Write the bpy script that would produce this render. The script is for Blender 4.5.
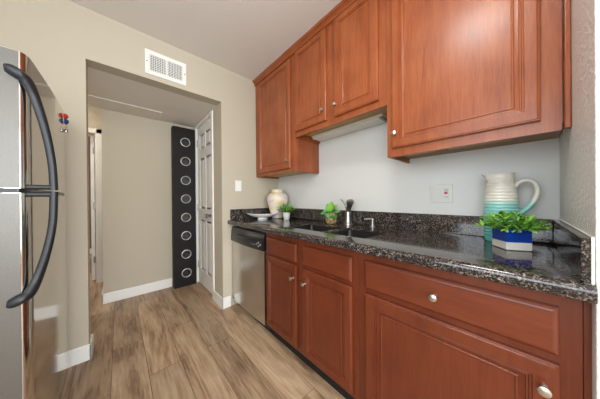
import bpy, bmesh, math, random
from mathutils import Vector, Matrix
random.seed(7)
for o in list(bpy.data.objects): bpy.data.objects.remove(o, do_unlink=True)
S = bpy.context.scene
C = S.collection

# ------------------------------------------------------------------ camera
cd = bpy.data.cameras.new('camera'); cam = bpy.data.objects.new('camera', cd); C.objects.link(cam)
FW = Vector((0.67227843, 0.74029368, -0.0026416)); RT = Vector((0.74025512, -0.67227343, -0.00841404)); UP = Vector((0.00800474, -0.00370112, 0.99996111))
M = Matrix((RT, UP, -FW)).transposed().to_4x4(); M.translation = Vector((0, 0, 1.12)); cam.matrix_world = M
cd.sensor_width = 36; cd.lens = 199.0963 / 600 * 36; cd.clip_start = 0.02
S.camera = cam
# ------------------------------------------------------------------ world, exposure
w = bpy.data.worlds.new('world'); S.world = w; w.use_nodes = True
w.node_tree.nodes['Background'].inputs[0].default_value = (0.85, 0.93, 1.0, 1); w.node_tree.nodes['Background'].inputs[1].default_value = 1.0
S.view_settings.view_transform = 'Standard'; S.view_settings.look = 'None'; S.view_settings.gamma = 1
S.view_settings.use_curve_mapping = False; S.view_settings.exposure = 0.9
# added fill lights, set at invented windows out of view
def area(name, loc, rot, sx, sy, power, col, spread=180):
    l = bpy.data.lights.new(name, 'AREA'); l.shape = 'RECTANGLE'; l.size = sx; l.size_y = sy; l.energy = power; l.color = col
    l.spread = math.radians(spread)
    o = bpy.data.objects.new(name, l); C.objects.link(o); o.location = loc; o.rotation_euler = rot; return o
PI = math.pi
area('back_fill_light', (0.2, -2.93, 1.35), (PI/2, 0, 0), 2.3, 1.9, 85, (0.86, 0.93, 1.0))  # added to brighten the kitchen from behind the camera
area('side_fill_light', (2.43, -1.6, 1.4), (PI/2, 0, PI/2), 1.6, 1.3, 22, (0.86, 0.93, 1.0))  # added fill from the unseen dining side
area('bedroom_fill_light', (-2.1, 5.3, 1.5), (PI/2, 0, -PI/2), 1.2, 1.2, 14, (1.0, 0.93, 0.85))  # added fill for the room beyond the hall
area('left_fill_light', (-1.06, -.35, 1.5), (PI/2, 0, -PI/2), 2.0, 1.2, 20, (0.86, 0.93, 1.0))  # put in to light the cabinets and the wall under them
HALL_FILL = 30.0  # strength of the added light by the bedroom doorway
CEIL_LAMP = 18.0

# ------------------------------------------------------------------ helpers
origin = {}
def srgb(r, g, b):
    f = lambda c: (c/255/12.92) if c/255 <= 0.04045 else ((c/255+0.055)/1.055)**2.4
    return (f(r), f(g), f(b), 1)
def tag(o, label, cat, group=None):
    o['label'] = label; o['category'] = cat
    if group: o['group'] = group
    return o
def thing(name, label, cat, loc=(0, 0, 0), group=None):
    o = bpy.data.objects.new(name, None); C.objects.link(o); o.location = loc; o.empty_display_size = .05
    origin[o.name] = Vector(loc); tag(o, label, cat, group); return o
def obj(name, bm, mat, parent=None, base=None, smooth=False, struct=False, label=None):
    if parent is not None: off = origin[parent.name]
    else: off = Vector(base) if base is not None else Vector((0, 0, 0))
    bmesh.ops.recalc_face_normals(bm, faces=bm.faces[:])
    if off.length > 0: bmesh.ops.translate(bm, verts=bm.verts[:], vec=-off)
    me = bpy.data.meshes.new(name); bm.to_mesh(me); bm.free()
    for m in (mat if isinstance(mat, (list, tuple)) else [mat]): me.materials.append(m)
    if smooth:
        me.polygons.foreach_set('use_smooth', [True]*len(me.polygons))
        try: me.set_sharp_from_angle(angle=math.radians(38))
        except Exception: pass
    o = bpy.data.objects.new(name, me); C.objects.link(o)
    if parent is not None: o.parent = parent
    else: o.location = off
    origin[o.name] = off.copy()
    if struct: o['kind'] = 'structure'
    if label: o['label'] = label
    return o
def NB(): return bmesh.new()
def box(bm, x0, x1, y0, y1, z0, z1, bev=0, seg=2, mi=0):
    r = bmesh.ops.create_cube(bm, size=1)
    vs = r['verts']
    for v in vs: v.co = Vector((x0+(v.co.x+.5)*(x1-x0), y0+(v.co.y+.5)*(y1-y0), z0+(v.co.z+.5)*(z1-z0)))
    fs = list({f for v in vs for f in v.link_faces})
    for f in fs: f.material_index = mi
    if bev > 0:
        es = list({e for v in vs for e in v.link_edges})
        bmesh.ops.bevel(bm, geom=es, offset=bev, segments=seg, affect='EDGES', profile=.5)
    return bm
def cyl(bm, p0, p1, r0, r1=None, n=24, cap=True):
    r1 = r0 if r1 is None else r1
    p0, p1 = Vector(p0), Vector(p1); d = (p1-p0).normalized()
    a = d.orthogonal().normalized(); b = d.cross(a)
    A = [bm.verts.new(p0+(a*math.cos(2*PI*i/n)+b*math.sin(2*PI*i/n))*r0) for i in range(n)]
    B = [bm.verts.new(p1+(a*math.cos(2*PI*i/n)+b*math.sin(2*PI*i/n))*r1) for i in range(n)]
    for i in range(n): bm.faces.new((A[i], A[(i+1) % n], B[(i+1) % n], B[i]))
    if cap: bm.faces.new(A[::-1]); bm.faces.new(B)
    return bm
def lathe(bm, c, prof, n=32, axis='z', ell=1.0, close=True):
    c = Vector(c); rings = []
    for (r, h) in prof:
        ring = []
        for i in range(n):
            t = 2*PI*i/n; a, b = r*math.cos(t), r*math.sin(t)*ell
            if axis == 'z': p = c+Vector((a, b, h))
            elif axis == 'x': p = c+Vector((h, a, b))
            else: p = c+Vector((a, h, b))
            ring.append(bm.verts.new(p))
        rings.append(ring)
    for A, B in zip(rings, rings[1:]):
        for i in range(n): bm.faces.new((A[i], A[(i+1) % n], B[(i+1) % n], B[i]))
    if close: bm.faces.new(rings[0][::-1]); bm.faces.new(rings[-1])
    return bm
def catmull(pts, k=6):
    out = []; P = [pts[0]]+list(pts)+[pts[-1]]
    for i in range(1, len(P)-2):
        for j in range(k):
            t = j/k
            out.append(tuple(.5*((2*P[i][a])+(-P[i-1][a]+P[i+1][a])*t+(2*P[i-1][a]-5*P[i][a]+4*P[i+1][a]-P[i+2][a])*t*t+(-P[i-1][a]+3*P[i][a]-3*P[i+1][a]+P[i+2][a])*t**3) for a in range(len(pts[0]))))
    out.append(tuple(pts[-1])); return out
def tube(bm, path, side, n=14):
    """path entries: x,y,z, half-width along side, half-thickness"""
    side = Vector(side); rings = []
    for i, p in enumerate(path):
        a = Vector(path[max(i-1, 0)][:3]); b = Vector(path[min(i+1, len(path)-1)][:3]); d = (b-a).normalized()
        s = (side-d*side.dot(d)).normalized(); t = d.cross(s)
        rings.append([bm.verts.new(Vector(p[:3])+s*(p[3]*math.cos(2*PI*k/n))+t*(p[4]*math.sin(2*PI*k/n))) for k in range(n)])
    for A, B in zip(rings, rings[1:]):
        for i in range(n): bm.faces.new((A[i], A[(i+1) % n], B[(i+1) % n], B[i]))
    bm.faces.new(rings[0][::-1]); bm.faces.new(rings[-1]); return bm
def extrude_poly(bm, pts, z0, z1, bev=0):
    A = [bm.verts.new((x, y, z0)) for x, y in pts]; B = [bm.verts.new((x, y, z1)) for x, y in pts]
    bm.faces.new(A[::-1]); t = bm.faces.new(B); n = len(pts)
    for i in range(n): bm.faces.new((A[i], A[(i+1) % n], B[(i+1) % n], B[i]))
    return bm
def prism_y(bm, pts, y0, y1):
    """profile in XZ extruded along Y"""
    A = [bm.verts.new((x, y0, z)) for x, z in pts]; B = [bm.verts.new((x, y1, z)) for x, z in pts]
    bm.faces.new(A[::-1]); bm.faces.new(B); n = len(pts)
    for i in range(n): bm.faces.new((A[i], A[(i+1) % n], B[(i+1) % n], B[i]))
    return bm
def rings_face(bm, xf, y0, y1, z0, z1, prof, cap=True):
    """nested rectangles in the YZ plane facing -X; prof = (inset, depth behind xf)"""
    R = []
    for (i, d) in prof:
        R.append([bm.verts.new((xf+d, a, b)) for a, b in ((y0+i, z0+i), (y1-i, z0+i), (y1-i, z1-i), (y0+i, z1-i))])
    for A, B in zip(R, R[1:]):
        for k in range(4): bm.faces.new((A[k], A[(k+1) % 4], B[(k+1) % 4], B[k]))
    if cap: bm.faces.new(R[-1])
    return R

# ------------------------------------------------------------------ materials
def newmat(name):
    m = bpy.data.materials.new(name); m.use_nodes = True; nt = m.node_tree
    return m, nt, nt.nodes['Principled BSDF']
def N(nt, t, **kw):
    n = nt.nodes.new(t)
    for k, v in kw.items(): setattr(n, k, v)
    return n
def simple(name, col, rough=.5, metal=0, bump=0, bscale=200, spec=.5, coat=0, trans=0, var=0):
    m, nt, b = newmat(name)
    b.inputs['Base Color'].default_value = col; b.inputs['Roughness'].default_value = rough; b.inputs['Metallic'].default_value = metal
    b.inputs['Specular IOR Level'].default_value = spec; b.inputs['Coat Weight'].default_value = coat; b.inputs['Transmission Weight'].default_value = trans
    tc = N(nt, 'ShaderNodeTexCoord'); no = N(nt, 'ShaderNodeTexNoise'); no.inputs['Scale'].default_value = bscale; no.inputs['Detail'].default_value = 4
    nt.links.new(tc.outputs['Object'], no.inputs['Vector'])
    if bump > 0:
        bp = N(nt, 'ShaderNodeBump'); bp.inputs['Strength'].default_value = bump; bp.inputs['Distance'].default_value = .004
        nt.links.new(no.outputs['Fac'], bp.inputs['Height']); nt.links.new(bp.outputs['Normal'], b.inputs['Normal'])
    if var > 0:
        n2 = N(nt, 'ShaderNodeTexNoise'); n2.inputs['Scale'].default_value = 3; nt.links.new(tc.outputs['Object'], n2.inputs['Vector'])
        mx = N(nt, 'ShaderNodeMix', data_type='RGBA'); mx.inputs[6].default_value = tuple(c*(1-var) for c in col[:3])+(1,); mx.inputs[7].default_value = tuple(min(1, c*(1+var)) for c in col[:3])+(1,)
        nt.links.new(n2.outputs['Fac'], mx.inputs[0]); nt.links.new(mx.outputs[2], b.inputs['Base Color'])
    return m
def ramp(nt, stops):
    r = N(nt, 'ShaderNodeValToRGB'); e = r.color_ramp.elements
    while len(e) < len(stops): e.new(.5)
    for k, (p, c) in zip(e, stops): k.position = p; k.color = c
    return r
def wood(name, c0, c1, c2, scale=(14, 14, 1.2), rough=.38, coat=.25):
    m, nt, b = newmat(name)
    tc = N(nt, 'ShaderNodeTexCoord'); mp = N(nt, 'ShaderNodeMapping'); mp.inputs['Scale'].default_value = scale
    nt.links.new(tc.outputs['Object'], mp.inputs['Vector'])
    n1 = N(nt, 'ShaderNodeTexNoise'); n1.inputs['Scale'].default_value = 1.6; n1.inputs['Detail'].default_value = 5; n1.inputs['Distortion'].default_value = .6
    n2 = N(nt, 'ShaderNodeTexNoise'); n2.inputs['Scale'].default_value = 12; n2.inputs['Detail'].default_value = 3
    n3 = N(nt, 'ShaderNodeTexNoise'); n3.inputs['Scale'].default_value = 5; n3.inputs['Detail'].default_value = 2
    nt.links.new(mp.outputs[0], n1.inputs[0]); nt.links.new(mp.outputs[0], n2.inputs[0]); nt.links.new(tc.outputs['Object'], n3.inputs[0])
    a = N(nt, 'ShaderNodeMath', operation='MULTIPLY_ADD'); a.inputs[1].default_value = .35; nt.links.new(n2.outputs[0], a.inputs[0])
    a0 = N(nt, 'ShaderNodeMath', operation='MULTIPLY'); a0.inputs[1].default_value = .45; nt.links.new(n1.outputs[0], a0.inputs[0]); nt.links.new(a0.outputs[0], a.inputs[2])
    a2 = N(nt, 'ShaderNodeMath', operation='MULTIPLY_ADD'); a2.inputs[1].default_value = .35; nt.links.new(n3.outputs[0], a2.inputs[0]); nt.links.new(a.outputs[0], a2.inputs[2])
    r = ramp(nt, [(.30, c0), (.57, c1), (.88, c2)]); nt.links.new(a2.outputs[0], r.inputs[0]); nt.links.new(r.outputs[0], b.inputs['Base Color'])
    b.inputs['Specular IOR Level'].default_value = .38; b.inputs['Roughness'].default_value = rough; b.inputs['Coat Weight'].default_value = coat; b.inputs['Coat Roughness'].default_value = .22
    bp = N(nt, 'ShaderNodeBump'); bp.inputs['Strength'].default_value = .05; bp.inputs['Distance'].default_value = .002; nt.links.new(n2.outputs[0], bp.inputs['Height']); nt.links.new(bp.outputs[0], b.inputs['Normal'])
    return m
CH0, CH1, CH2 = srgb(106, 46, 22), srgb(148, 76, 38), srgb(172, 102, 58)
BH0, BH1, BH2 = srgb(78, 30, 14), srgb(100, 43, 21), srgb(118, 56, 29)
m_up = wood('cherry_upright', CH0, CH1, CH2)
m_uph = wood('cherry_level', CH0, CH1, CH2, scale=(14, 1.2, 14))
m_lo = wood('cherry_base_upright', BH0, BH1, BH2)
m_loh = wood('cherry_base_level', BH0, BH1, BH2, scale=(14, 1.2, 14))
m_ply = wood('unfinished_birch', srgb(150, 118, 70), srgb(190, 160, 105), srgb(208, 180, 125), scale=(10, 1.5, 10), rough=.6, coat=0)
m_plyd = wood('stained_birch', srgb(112, 84, 54), srgb(140, 108, 72), srgb(158, 126, 88), scale=(10, 1.5, 10), rough=.6, coat=0)
m_wall = simple('greige_wall_paint', srgb(186, 176, 157), .75, bump=.25, bscale=160, spec=.25)
m_peel = simple('orange_peel_wall_paint', srgb(228, 226, 222), .5, bump=1.0, bscale=75, spec=.5)
m_bwall = simple('pale_grey_wall_paint', srgb(220, 220, 216), .6, bump=.12, bscale=160, spec=.3)
m_ceil = simple('ceiling_paint', srgb(222, 216, 208), .85, bump=.2, bscale=120, spec=.2)
m_white = simple('white_trim_paint', srgb(232, 230, 224), .35, spec=.5)
m_plastic = simple('white_plastic', srgb(228, 226, 219), .3)
m_plate = simple('off_white_plate', srgb(216, 215, 208), .35)
m_cream = simple('ivory_plastic', srgb(225, 222, 210), .35)
m_black = simple('black_plastic', srgb(22, 22, 24), .28, bump=.05, bscale=400)
m_dark = simple('gasket_and_recess_shade', srgb(14, 12, 11), .8)  # gasket black; also stands in for shade in toe kicks, slots and duct
m_handle = simple('charcoal_handle_plastic', srgb(20, 23, 27), .42, bump=.1, bscale=500)
m_grey = simple('grey_textured_steel', srgb(128, 130, 130), .5, metal=.2, bump=.12, bscale=180)
m_side = simple('dull_side_steel', srgb(104, 101, 96), .4, metal=.7, bump=.08, bscale=150)
m_sink = simple('dark_composite_sink', srgb(12, 12, 12), .35, bump=.1, bscale=500)
m_chrome = simple('brushed_nickel', srgb(168, 165, 158), .3, metal=1)
m_knob = simple('satin_nickel_knob', srgb(205, 202, 195), .3, metal=1)
m_faucet = simple('dark_stainless_faucet', srgb(165, 160, 152), .38, metal=1)
m_tower = simple('black_painted_board', srgb(25, 21, 19), .6, spec=.25, bump=.1, bscale=90, var=.15)
m_ring = simple('silver_ring', srgb(200, 198, 190), .35, metal=.5)
m_red = simple('red_plastic', srgb(190, 45, 30), .35)
m_blue = simple('blue_plastic', srgb(35, 60, 120), .35)
m_pink = simple('red_test_button', srgb(190, 60, 75), .4)
m_diff = None
def stainless(name, col, rough, axis):
    m, nt, b = newmat(name); b.inputs['Base Color'].default_value = col; b.inputs['Metallic'].default_value = 1
    tc = N(nt, 'ShaderNodeTexCoord'); mp = N(nt, 'ShaderNodeMapping'); mp.inputs['Scale'].default_value = axis
    n = N(nt, 'ShaderNodeTexNoise'); n.inputs['Scale'].default_value = 1; n.inputs['Detail'].default_value = 2
    nt.links.new(tc.outputs['Object'], mp.inputs[0]); nt.links.new(mp.outputs[0], n.inputs[0])
    mr = N(nt, 'ShaderNodeMapRange'); mr.inputs[3].default_value = rough*.8; mr.inputs[4].default_value = rough*1.25
    nt.links.new(n.outputs[0], mr.inputs[0]); nt.links.new(mr.outputs[0], b.inputs['Roughness']); return m
m_steel = stainless('brushed_stainless', srgb(205, 200, 194), .11, (1, 1, 60))
m_steel2 = stainless('dishwasher_stainless', srgb(205, 203, 199), .24, (1, 40, 1))

def granite():
    m, nt, b = newmat('dark_speckled_granite')
    tc = N(nt, 'ShaderNodeTexCoord')
    v = N(nt, 'ShaderNodeTexVoronoi'); v.inputs['Scale'].default_value = 260; nt.links.new(tc.outputs['Object'], v.inputs[0])
    n1 = N(nt, 'ShaderNodeTexNoise'); n1.inputs['Scale'].default_value = 110; n1.inputs['Detail'].default_value = 8; n1.inputs['Roughness'].default_value = .75; nt.links.new(tc.outputs['Object'], n1.inputs[0])
    n2 = N(nt, 'ShaderNodeTexNoise'); n2.inputs['Scale'].default_value = 22; n2.inputs['Detail'].default_value = 5; nt.links.new(tc.outputs['Object'], n2.inputs[0])
    r1 = ramp(nt, [(.0, srgb(12, 12, 14)), (.48, srgb(22, 21, 24)), (.55, srgb(72, 60, 54)), (.64, srgb(132, 120, 110)), (.78, srgb(190, 183, 174))])
    sep = N(nt, 'ShaderNodeSeparateColor'); nt.links.new(v.outputs['Color'], sep.inputs[0])
    mm = N(nt, 'ShaderNodeMath', operation='MULTIPLY_ADD'); mm.inputs[1].default_value = .30; nt.links.new(sep.outputs[0], mm.inputs[0])
    m2 = N(nt, 'ShaderNodeMath', operation='MULTIPLY'); m2.inputs[1].default_value = .70; nt.links.new(n1.outputs[0], m2.inputs[0]); nt.links.new(m2.outputs[0], mm.inputs[2])
    nt.links.new(mm.outputs[0], r1.inputs[0])
    r2 = ramp(nt, [(.42, (0, 0, 0, 1)), (.66, (1, 1, 1, 1))]); nt.links.new(n2.outputs[0], r2.inputs[0])
    mx = N(nt, 'ShaderNodeMix', data_type='RGBA'); mx.inputs[7].default_value = srgb(18, 17, 20)
    f = N(nt, 'ShaderNodeMath', operation='MULTIPLY'); f.inputs[1].default_value = .6; nt.links.new(r2.outputs[0], f.inputs[0]); nt.links.new(f.outputs[0], mx.inputs[0])
    nt.links.new(r1.outputs[0], mx.inputs[6]); nt.links.new(mx.outputs[2], b.inputs['Base Color'])
    b.inputs['Roughness'].default_value = .09; b.inputs['Specular IOR Level'].default_value = .7
    return m
m_gran = granite()
def floor_mat():
    m, nt, b = newmat('vinyl_oak_planks')
    tc = N(nt, 'ShaderNodeTexCoord'); mp = N(nt, 'ShaderNodeMapping'); mp.inputs['Rotation'].default_value = (0, 0, PI/2); mp.inputs['Location'].default_value = (.37, .045, 0)
    nt.links.new(tc.outputs['Object'], mp.inputs[0])
    br = N(nt, 'ShaderNodeTexBrick'); br.offset = .37; br.offset_frequency = 2; br.squash = 1
    br.inputs['Scale'].default_value = 1; br.inputs['Brick Width'].default_value = 1.22; br.inputs['Row Height'].default_value = .178
    br.inputs['Mortar Size'].default_value = .0012; br.inputs['Mortar Smooth'].default_value = .1; br.inputs['Bias'].default_value = 0
    br.inputs['Color1'].default_value = (0, 0, 0, 1); br.inputs['Color2'].default_value = (1, 1, 1, 1); br.inputs['Mortar'].default_value = (.5, .5, .5, 1)
    nt.links.new(mp.outputs[0], br.inputs[0])
    # shift the grain per plank
    vm = N(nt, 'ShaderNodeVectorMath', operation='MULTIPLY_ADD'); vm.inputs[1].default_value = (9, 4, 3)
    nt.links.new(br.outputs['Color'], vm.inputs[0]); nt.links.new(tc.outputs['Object'], vm.inputs[2])
    g = N(nt, 'ShaderNodeMapping'); g.inputs['Scale'].default_value = (5.2, .75, 1); nt.links.new(vm.outputs[0], g.inputs[0])
    n1 = N(nt, 'ShaderNodeTexNoise'); n1.inputs['Scale'].default_value = 1.3; n1.inputs['Detail'].default_value = 7; n1.inputs['Distortion'].default_value = 1.6; n1.inputs['Roughness'].default_value = .6; nt.links.new(g.outputs[0], n1.inputs[0])
    g2 = N(nt, 'ShaderNodeMapping'); g2.inputs['Scale'].default_value = (60, 4, 1); nt.links.new(vm.outputs[0], g2.inputs[0])
    n2 = N(nt, 'ShaderNodeTexNoise'); n2.inputs['Scale'].default_value = 1.5; n2.inputs['Detail'].default_value = 5; nt.links.new(g2.outputs[0], n2.inputs[0])
    ma = N(nt, 'ShaderNodeMath', operation='MULTIPLY_ADD'); ma.inputs[1].default_value = .30; nt.links.new(n2.outputs[0], ma.inputs[0])
    mb = N(nt, 'ShaderNodeMath', operation='MULTIPLY'); mb.inputs[1].default_value = .70; nt.links.new(n1.outputs[0], mb.inputs[0]); nt.links.new(mb.outputs[0], ma.inputs[2])
    r = ramp(nt, [(.30, srgb(92, 70, 52)), (.41, srgb(128, 100, 76)), (.52, srgb(166, 138, 108)), (.68, srgb(192, 168, 138))]); nt.links.new(ma.outputs[0], r.inputs[0])
    hs = N(nt, 'ShaderNodeHueSaturation'); sp = N(nt, 'ShaderNodeSeparateColor'); nt.links.new(br.outputs['Color'], sp.inputs[0])
    mr = N(nt, 'ShaderNodeMapRange'); mr.inputs[3].default_value = .78; mr.inputs[4].default_value = 1.12; nt.links.new(sp.outputs[0], mr.inputs[0]); nt.links.new(mr.outputs[0], hs.inputs['Value'])
    nt.links.new(r.outputs[0], hs.inputs['Color'])
    mx = N(nt, 'ShaderNodeMix', data_type='RGBA'); mx.inputs[7].default_value = srgb(70, 52, 38); nt.links.new(br.outputs['Fac'], mx.inputs[0]); nt.links.new(hs.outputs[0], mx.inputs[6])
    nt.links.new(mx.outputs[2], b.inputs['Base Color']); b.inputs['Roughness'].default_value = .42
    bp = N(nt, 'ShaderNodeBump'); bp.inputs['Strength'].default_value = .12; bp.inputs['Distance'].default_value = .002; nt.links.new(n2.outputs[0], bp.inputs['Height']); nt.links.new(bp.outputs[0], b.inputs['Normal'])
    return m
m_floor = floor_mat()
def zramp_mat(name, stops, z0, z1, rough=.3, bump=0):
    """glaze colours that change with height on the object itself"""
    m, nt, b = newmat(name); tc = N(nt, 'ShaderNodeTexCoord'); sx = N(nt, 'ShaderNodeSeparateXYZ'); nt.links.new(tc.outputs['Object'], sx.inputs[0])
    no = N(nt, 'ShaderNodeTexNoise'); no.inputs['Scale'].default_value = 14; nt.links.new(tc.outputs['Object'], no.inputs[0])
    mr = N(nt, 'ShaderNodeMapRange'); mr.inputs[1].default_value = z0; mr.inputs[2].default_value = z1; nt.links.new(sx.outputs[2], mr.inputs[0])
    ad = N(nt, 'ShaderNodeMath', operation='MULTIPLY_ADD'); ad.inputs[1].default_value = .05; nt.links.new(no.outputs[0], ad.inputs[0]); nt.links.new(mr.outputs[0], ad.inputs[2])
    r = ramp(nt, stops); nt.links.new(ad.outputs[0], r.inputs[0]); nt.links.new(r.outputs[0], b.inputs['Base Color']); b.inputs['Roughness'].default_value = rough
    return m

# ------------------------------------------------------------------ dimensions (metres)
XB, YF, YR = 1.495, 2.048, -.1246        # cabinet wall, end wall, wall stub on the right
ZH, ZC = 2.122, 2.48                     # hall ceiling, kitchen ceiling
XP, XO = .781, -.167                     # opening sides
ZT, XC = .905, .832                      # counter top, counter front
def st(name, bm, mat): return obj(name, bm, mat, struct=True)

# ------------------------------------------------------------------ setting
b = NB(); box(b, -2.3, 2.6, -3.1, 6.6, -.05, 0); st('floor', b, m_floor)
b = NB(); box(b, -1.2, 2.6, -3.1, YF+.06, ZC, ZC+.05); st('ceiling', b, m_ceil)
b = NB(); box(b, -1.2, 1.6, YF+.12, 3.032, ZH, ZH+.3); box(b, -1.2, 2.0, YF+.06, 6.6, ZC, ZC+.05); box(b, -2.3, -1.2, 1.9, 6.6, ZC, ZC+.05); st('ceiling_hall', b, m_ceil)
b = NB()
box(b, -1.2, XO, YF, YF+.12, 0, ZC); box(b, XO, XP, YF, YF+.12, ZH, ZC); box(b, XP, 1.61, YF, YF+.12, 0, ZC)
st('wall_far', b, m_wall)
b = NB(); box(b, XB, XB+.12, YR-.12, YF, 0, ZC); st('wall_cabinet_side', b, m_bwall)
b = NB(); box(b, .857, XB, YR-.12, YR, 0, ZC, .004); st('wall_right', b, m_peel)
b = NB(); box(b, -1.2, -1.08, -3.1, -1.38, 0, ZC); box(b, -1.2, -1.08, .68, YF, 0, ZC); box(b, -1.2, -1.08, -1.38, .68, 0, .87); box(b, -1.2, -1.08, -1.38, .68, 2.13, ZC); st('wall_left', b, m_wall)
b = NB()
box(b, -1.2, -1.0, -3.1, -2.98, 0, ZC); box(b, 1.4, 2.6, -3.1, -2.98, 0, ZC); box(b, -1.0, 1.4, -3.1, -2.98, 0, .35); box(b, -1.0, 1.4, -3.1, -2.98, 2.35, ZC)
st('wall_back', b, m_wall)
b = NB()
box(b, 2.48, 2.6, -2.98, -2.45, 0, ZC); box(b, 2.48, 2.6, -.75, -.2446, 0, ZC); box(b, 2.48, 2.6, -2.45, -.75, 0, .7); box(b, 2.48, 2.6, -2.45, -.75, 2.1, ZC)
box(b, XB, 2.6, YR-.12-.001, YR-.001, 0, ZC); st('wall_dining_side', b, m_wall)
# hall walls
b = NB(); box(b, -.135, .95, 3.032, 3.10, 0, ZC); box(b, -.135, -.06, 3.10, 3.85, 0, ZC); st('wall_hall_back', b, m_wall)
b = NB(); box(b, XP, .90, YF+.12, 2.335, 0, ZH); box(b, XP, .90, 2.945, 3.032, 0, ZH); box(b, XP, .90, 2.335, 2.945, 2.085, ZH); st('wall_hall_right', b, m_wall)
b = NB(); box(b, .93, 1.6, YF+.12, 3.032, 0, ZH); st('wall_closet_back', b, m_wall)
b = NB(); box(b, -.225, -.06, 3.85, 3.97, 0, ZC); box(b, -1.0, -.225, 3.85, 3.97, 2.03, ZC); box(b, -1.32, -1.0, 3.85, 3.97, 0, ZC); st('wall_bedroom_front', b, m_wall)
b = NB(); box(b, -1.32, -1.2, YF+.12, 3.85, 0, ZC); st('wall_hall_left', b, m_wall)
m_bed = simple('bedroom_tan_paint', srgb(120, 96, 72), .8)
b = NB(); box(b, -2.3, .5, 6.1, 6.2, 0, ZC); box(b, .4, .5, 3.97, 6.1, 0, ZC); box(b, -2.3, -2.2, 3.85, 4.6, 0, ZC); box(b, -2.3, -2.2, 4.6, 6.1, 0, .8); box(b, -2.3, -2.2, 4.6, 6.1, 2.2, ZC); st('wall_bedroom', b, m_bed)
b = NB(); box(b, -2.2, .4, 6.085, 6.1, 0, .11, .004); st('baseboard_bedroom', b, m_white)
# ceiling access panel in the hall
b = NB(); box(b, -.95, .372, 2.735, 3.03, ZH-.007, ZH+.002, .003); st('trim_1', b, m_ceil)
# baseboards: profile with eased top
def bb(b, x0, x1, y0, y1): box(b, x0, x1, y0, y1, 0, .112, .005, 2)
T = .015
b = NB(); bb(b, -1.08, XO+T, YF-T, YF); bb(b, XO, XO+T, YF-T, YF+.12+T); bb(b, -1.1, XO+T, YF+.12, YF+.12+T); st('baseboard_far_left', b, m_white)
b = NB(); bb(b, XP-T, .86, YF-T, YF); bb(b, XP-T, XP, YF-T, 2.292); st('baseboard_far_right', b, m_white)
b = NB(); bb(b, -.135-T, .50, 3.032-T, 3.032); bb(b, -.135-T, -.135, 3.032-T, 3.84); st('baseboard_hall', b, m_white)
b = NB(); bb(b, -1.08, -1.08+T, -2.98, .9); st('baseboard_left', b, m_white)
# frames of added, unseen windows, put in for the fill lights
def added_window(name, x0, x1, y0, y1, z0, z1, horiz):
    b = NB(); t = .05
    if horiz:
        for a in ((x0, x0+t), (x1-t, x1), ((x0+x1)/2-.02, (x0+x1)/2+.02)): box(b, a[0], a[1], y0, y1, z0, z1, .004)
        for a in ((z0, z0+t), (z1-t, z1)): box(b, x0, x1, y0, y1, a[0], a[1], .004)
    else:
        for a in ((y0, y0+t), (y1-t, y1)): box(b, x0, x1, a[0], a[1], z0, z1, .004)
        for a in ((z0, z0+t), (z1-t, z1)): box(b, x0, x1, y0, y1, a[0], a[1], .004)
    st(name, b, m_white)
added_window('added_window_1', -1.0, 1.4, -3.06, -3.0, .35, 2.35, True)
added_window('added_window_3', -1.17, -1.11, -1.38, .68, .87, 2.13, False)
added_window('added_window_2', 2.5, 2.56, -2.45, -.75, .7, 2.1, False)

# ---- closet door in the hall (hinged on its far side)
b = NB()
X0, X1 = .796, .830
ys, ye, zs, ze = 2.338, 2.942, .012, 2.08
cols = [(ys+.10, ys+.275), (ye-.275, ye-.10)]; rows = [(.20, .86), (1.0, 1.66), (1.78, 1.97)]
yl = sorted({ys, ye, *[c for q in cols for c in q]}); zl = sorted({zs, ze, *[c for q in rows for c in q]})
for i in range(len(yl)-1):
    for j in range(len(zl)-1):
        y0, y1, z0, z1 = yl[i], yl[i+1], zl[j], zl[j+1]
        if (y0, y1) in cols and (z0, z1) in rows:
            rings_face(b, X0, y0, y1, z0, z1, [(0, 0), (.006, .009), (.022, .009), (.034, .002)])
        else:
            b.faces.new([b.verts.new((X0, a, c)) for a, c in ((y0, z0), (y1, z0), (y1, z1), (y0, z1))])
bmesh.ops.remove_doubles(b, verts=b.verts[:], dist=1e-5)
box(b, X0+.009, X1, ys, ye, zs, ze)
box(b, X0+.0005, X0+.02, ys, ys+.004, zs, ze)
door = st('door_1', b, m_white)
b = NB(); lathe(b, (.796, 2.405, .935), [(.031, 0), (.031, -.004), (.026, -.009), (.012, -.011), (.012, -.035), (.022, -.042), (.028, -.052), (.027, -.064), (.016, -.070), (.002, -.071)], 28, 'x')
obj('door_knob', b, m_chrome, door, smooth=True)
for z in (.25, 1.02, 1.88):
    b = NB(); box(b, .785, .797, 2.936, 2.947, z-.045, z+.045, .002); obj('hinge', b, m_chrome, door)
b = NB()
for y0, y1 in ((2.288, 2.338), (2.942, 2.99)): box(b, XP-.013, XP+.115, y0, y1, 0, 2.118, .004)
box(b, XP-.013, XP+.115, 2.338, 2.942, 2.082, 2.118, .004); st('trim_2', b, m_white)
# ---- bedroom doorway at the left end of the hall
b = NB()
box(b, -.225, -.163, 3.838, 3.852, 0, 2.092, .004); box(b, -1.06, -1.0, 3.838, 3.852, 0, 2.092, .004); box(b, -1.06, -.163, 3.838, 3.852, 2.03, 2.092, .004)
box(b, -.237, -.2251, 3.845, 3.972, 0, 2.03, .002); st('trim_3', b, m_white)
b = NB(); box(b, -.290, -.252, 3.985, 4.74, .012, 2.02, .003); d2 = st('door_2', b, m_white)
for z in (.3, 1.05, 1.82):
    b = NB(); box(b, -.268, -.245, 3.972, 3.986, z-.045, z+.045, .002); obj('hinge', b, m_chrome, d2)

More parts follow.
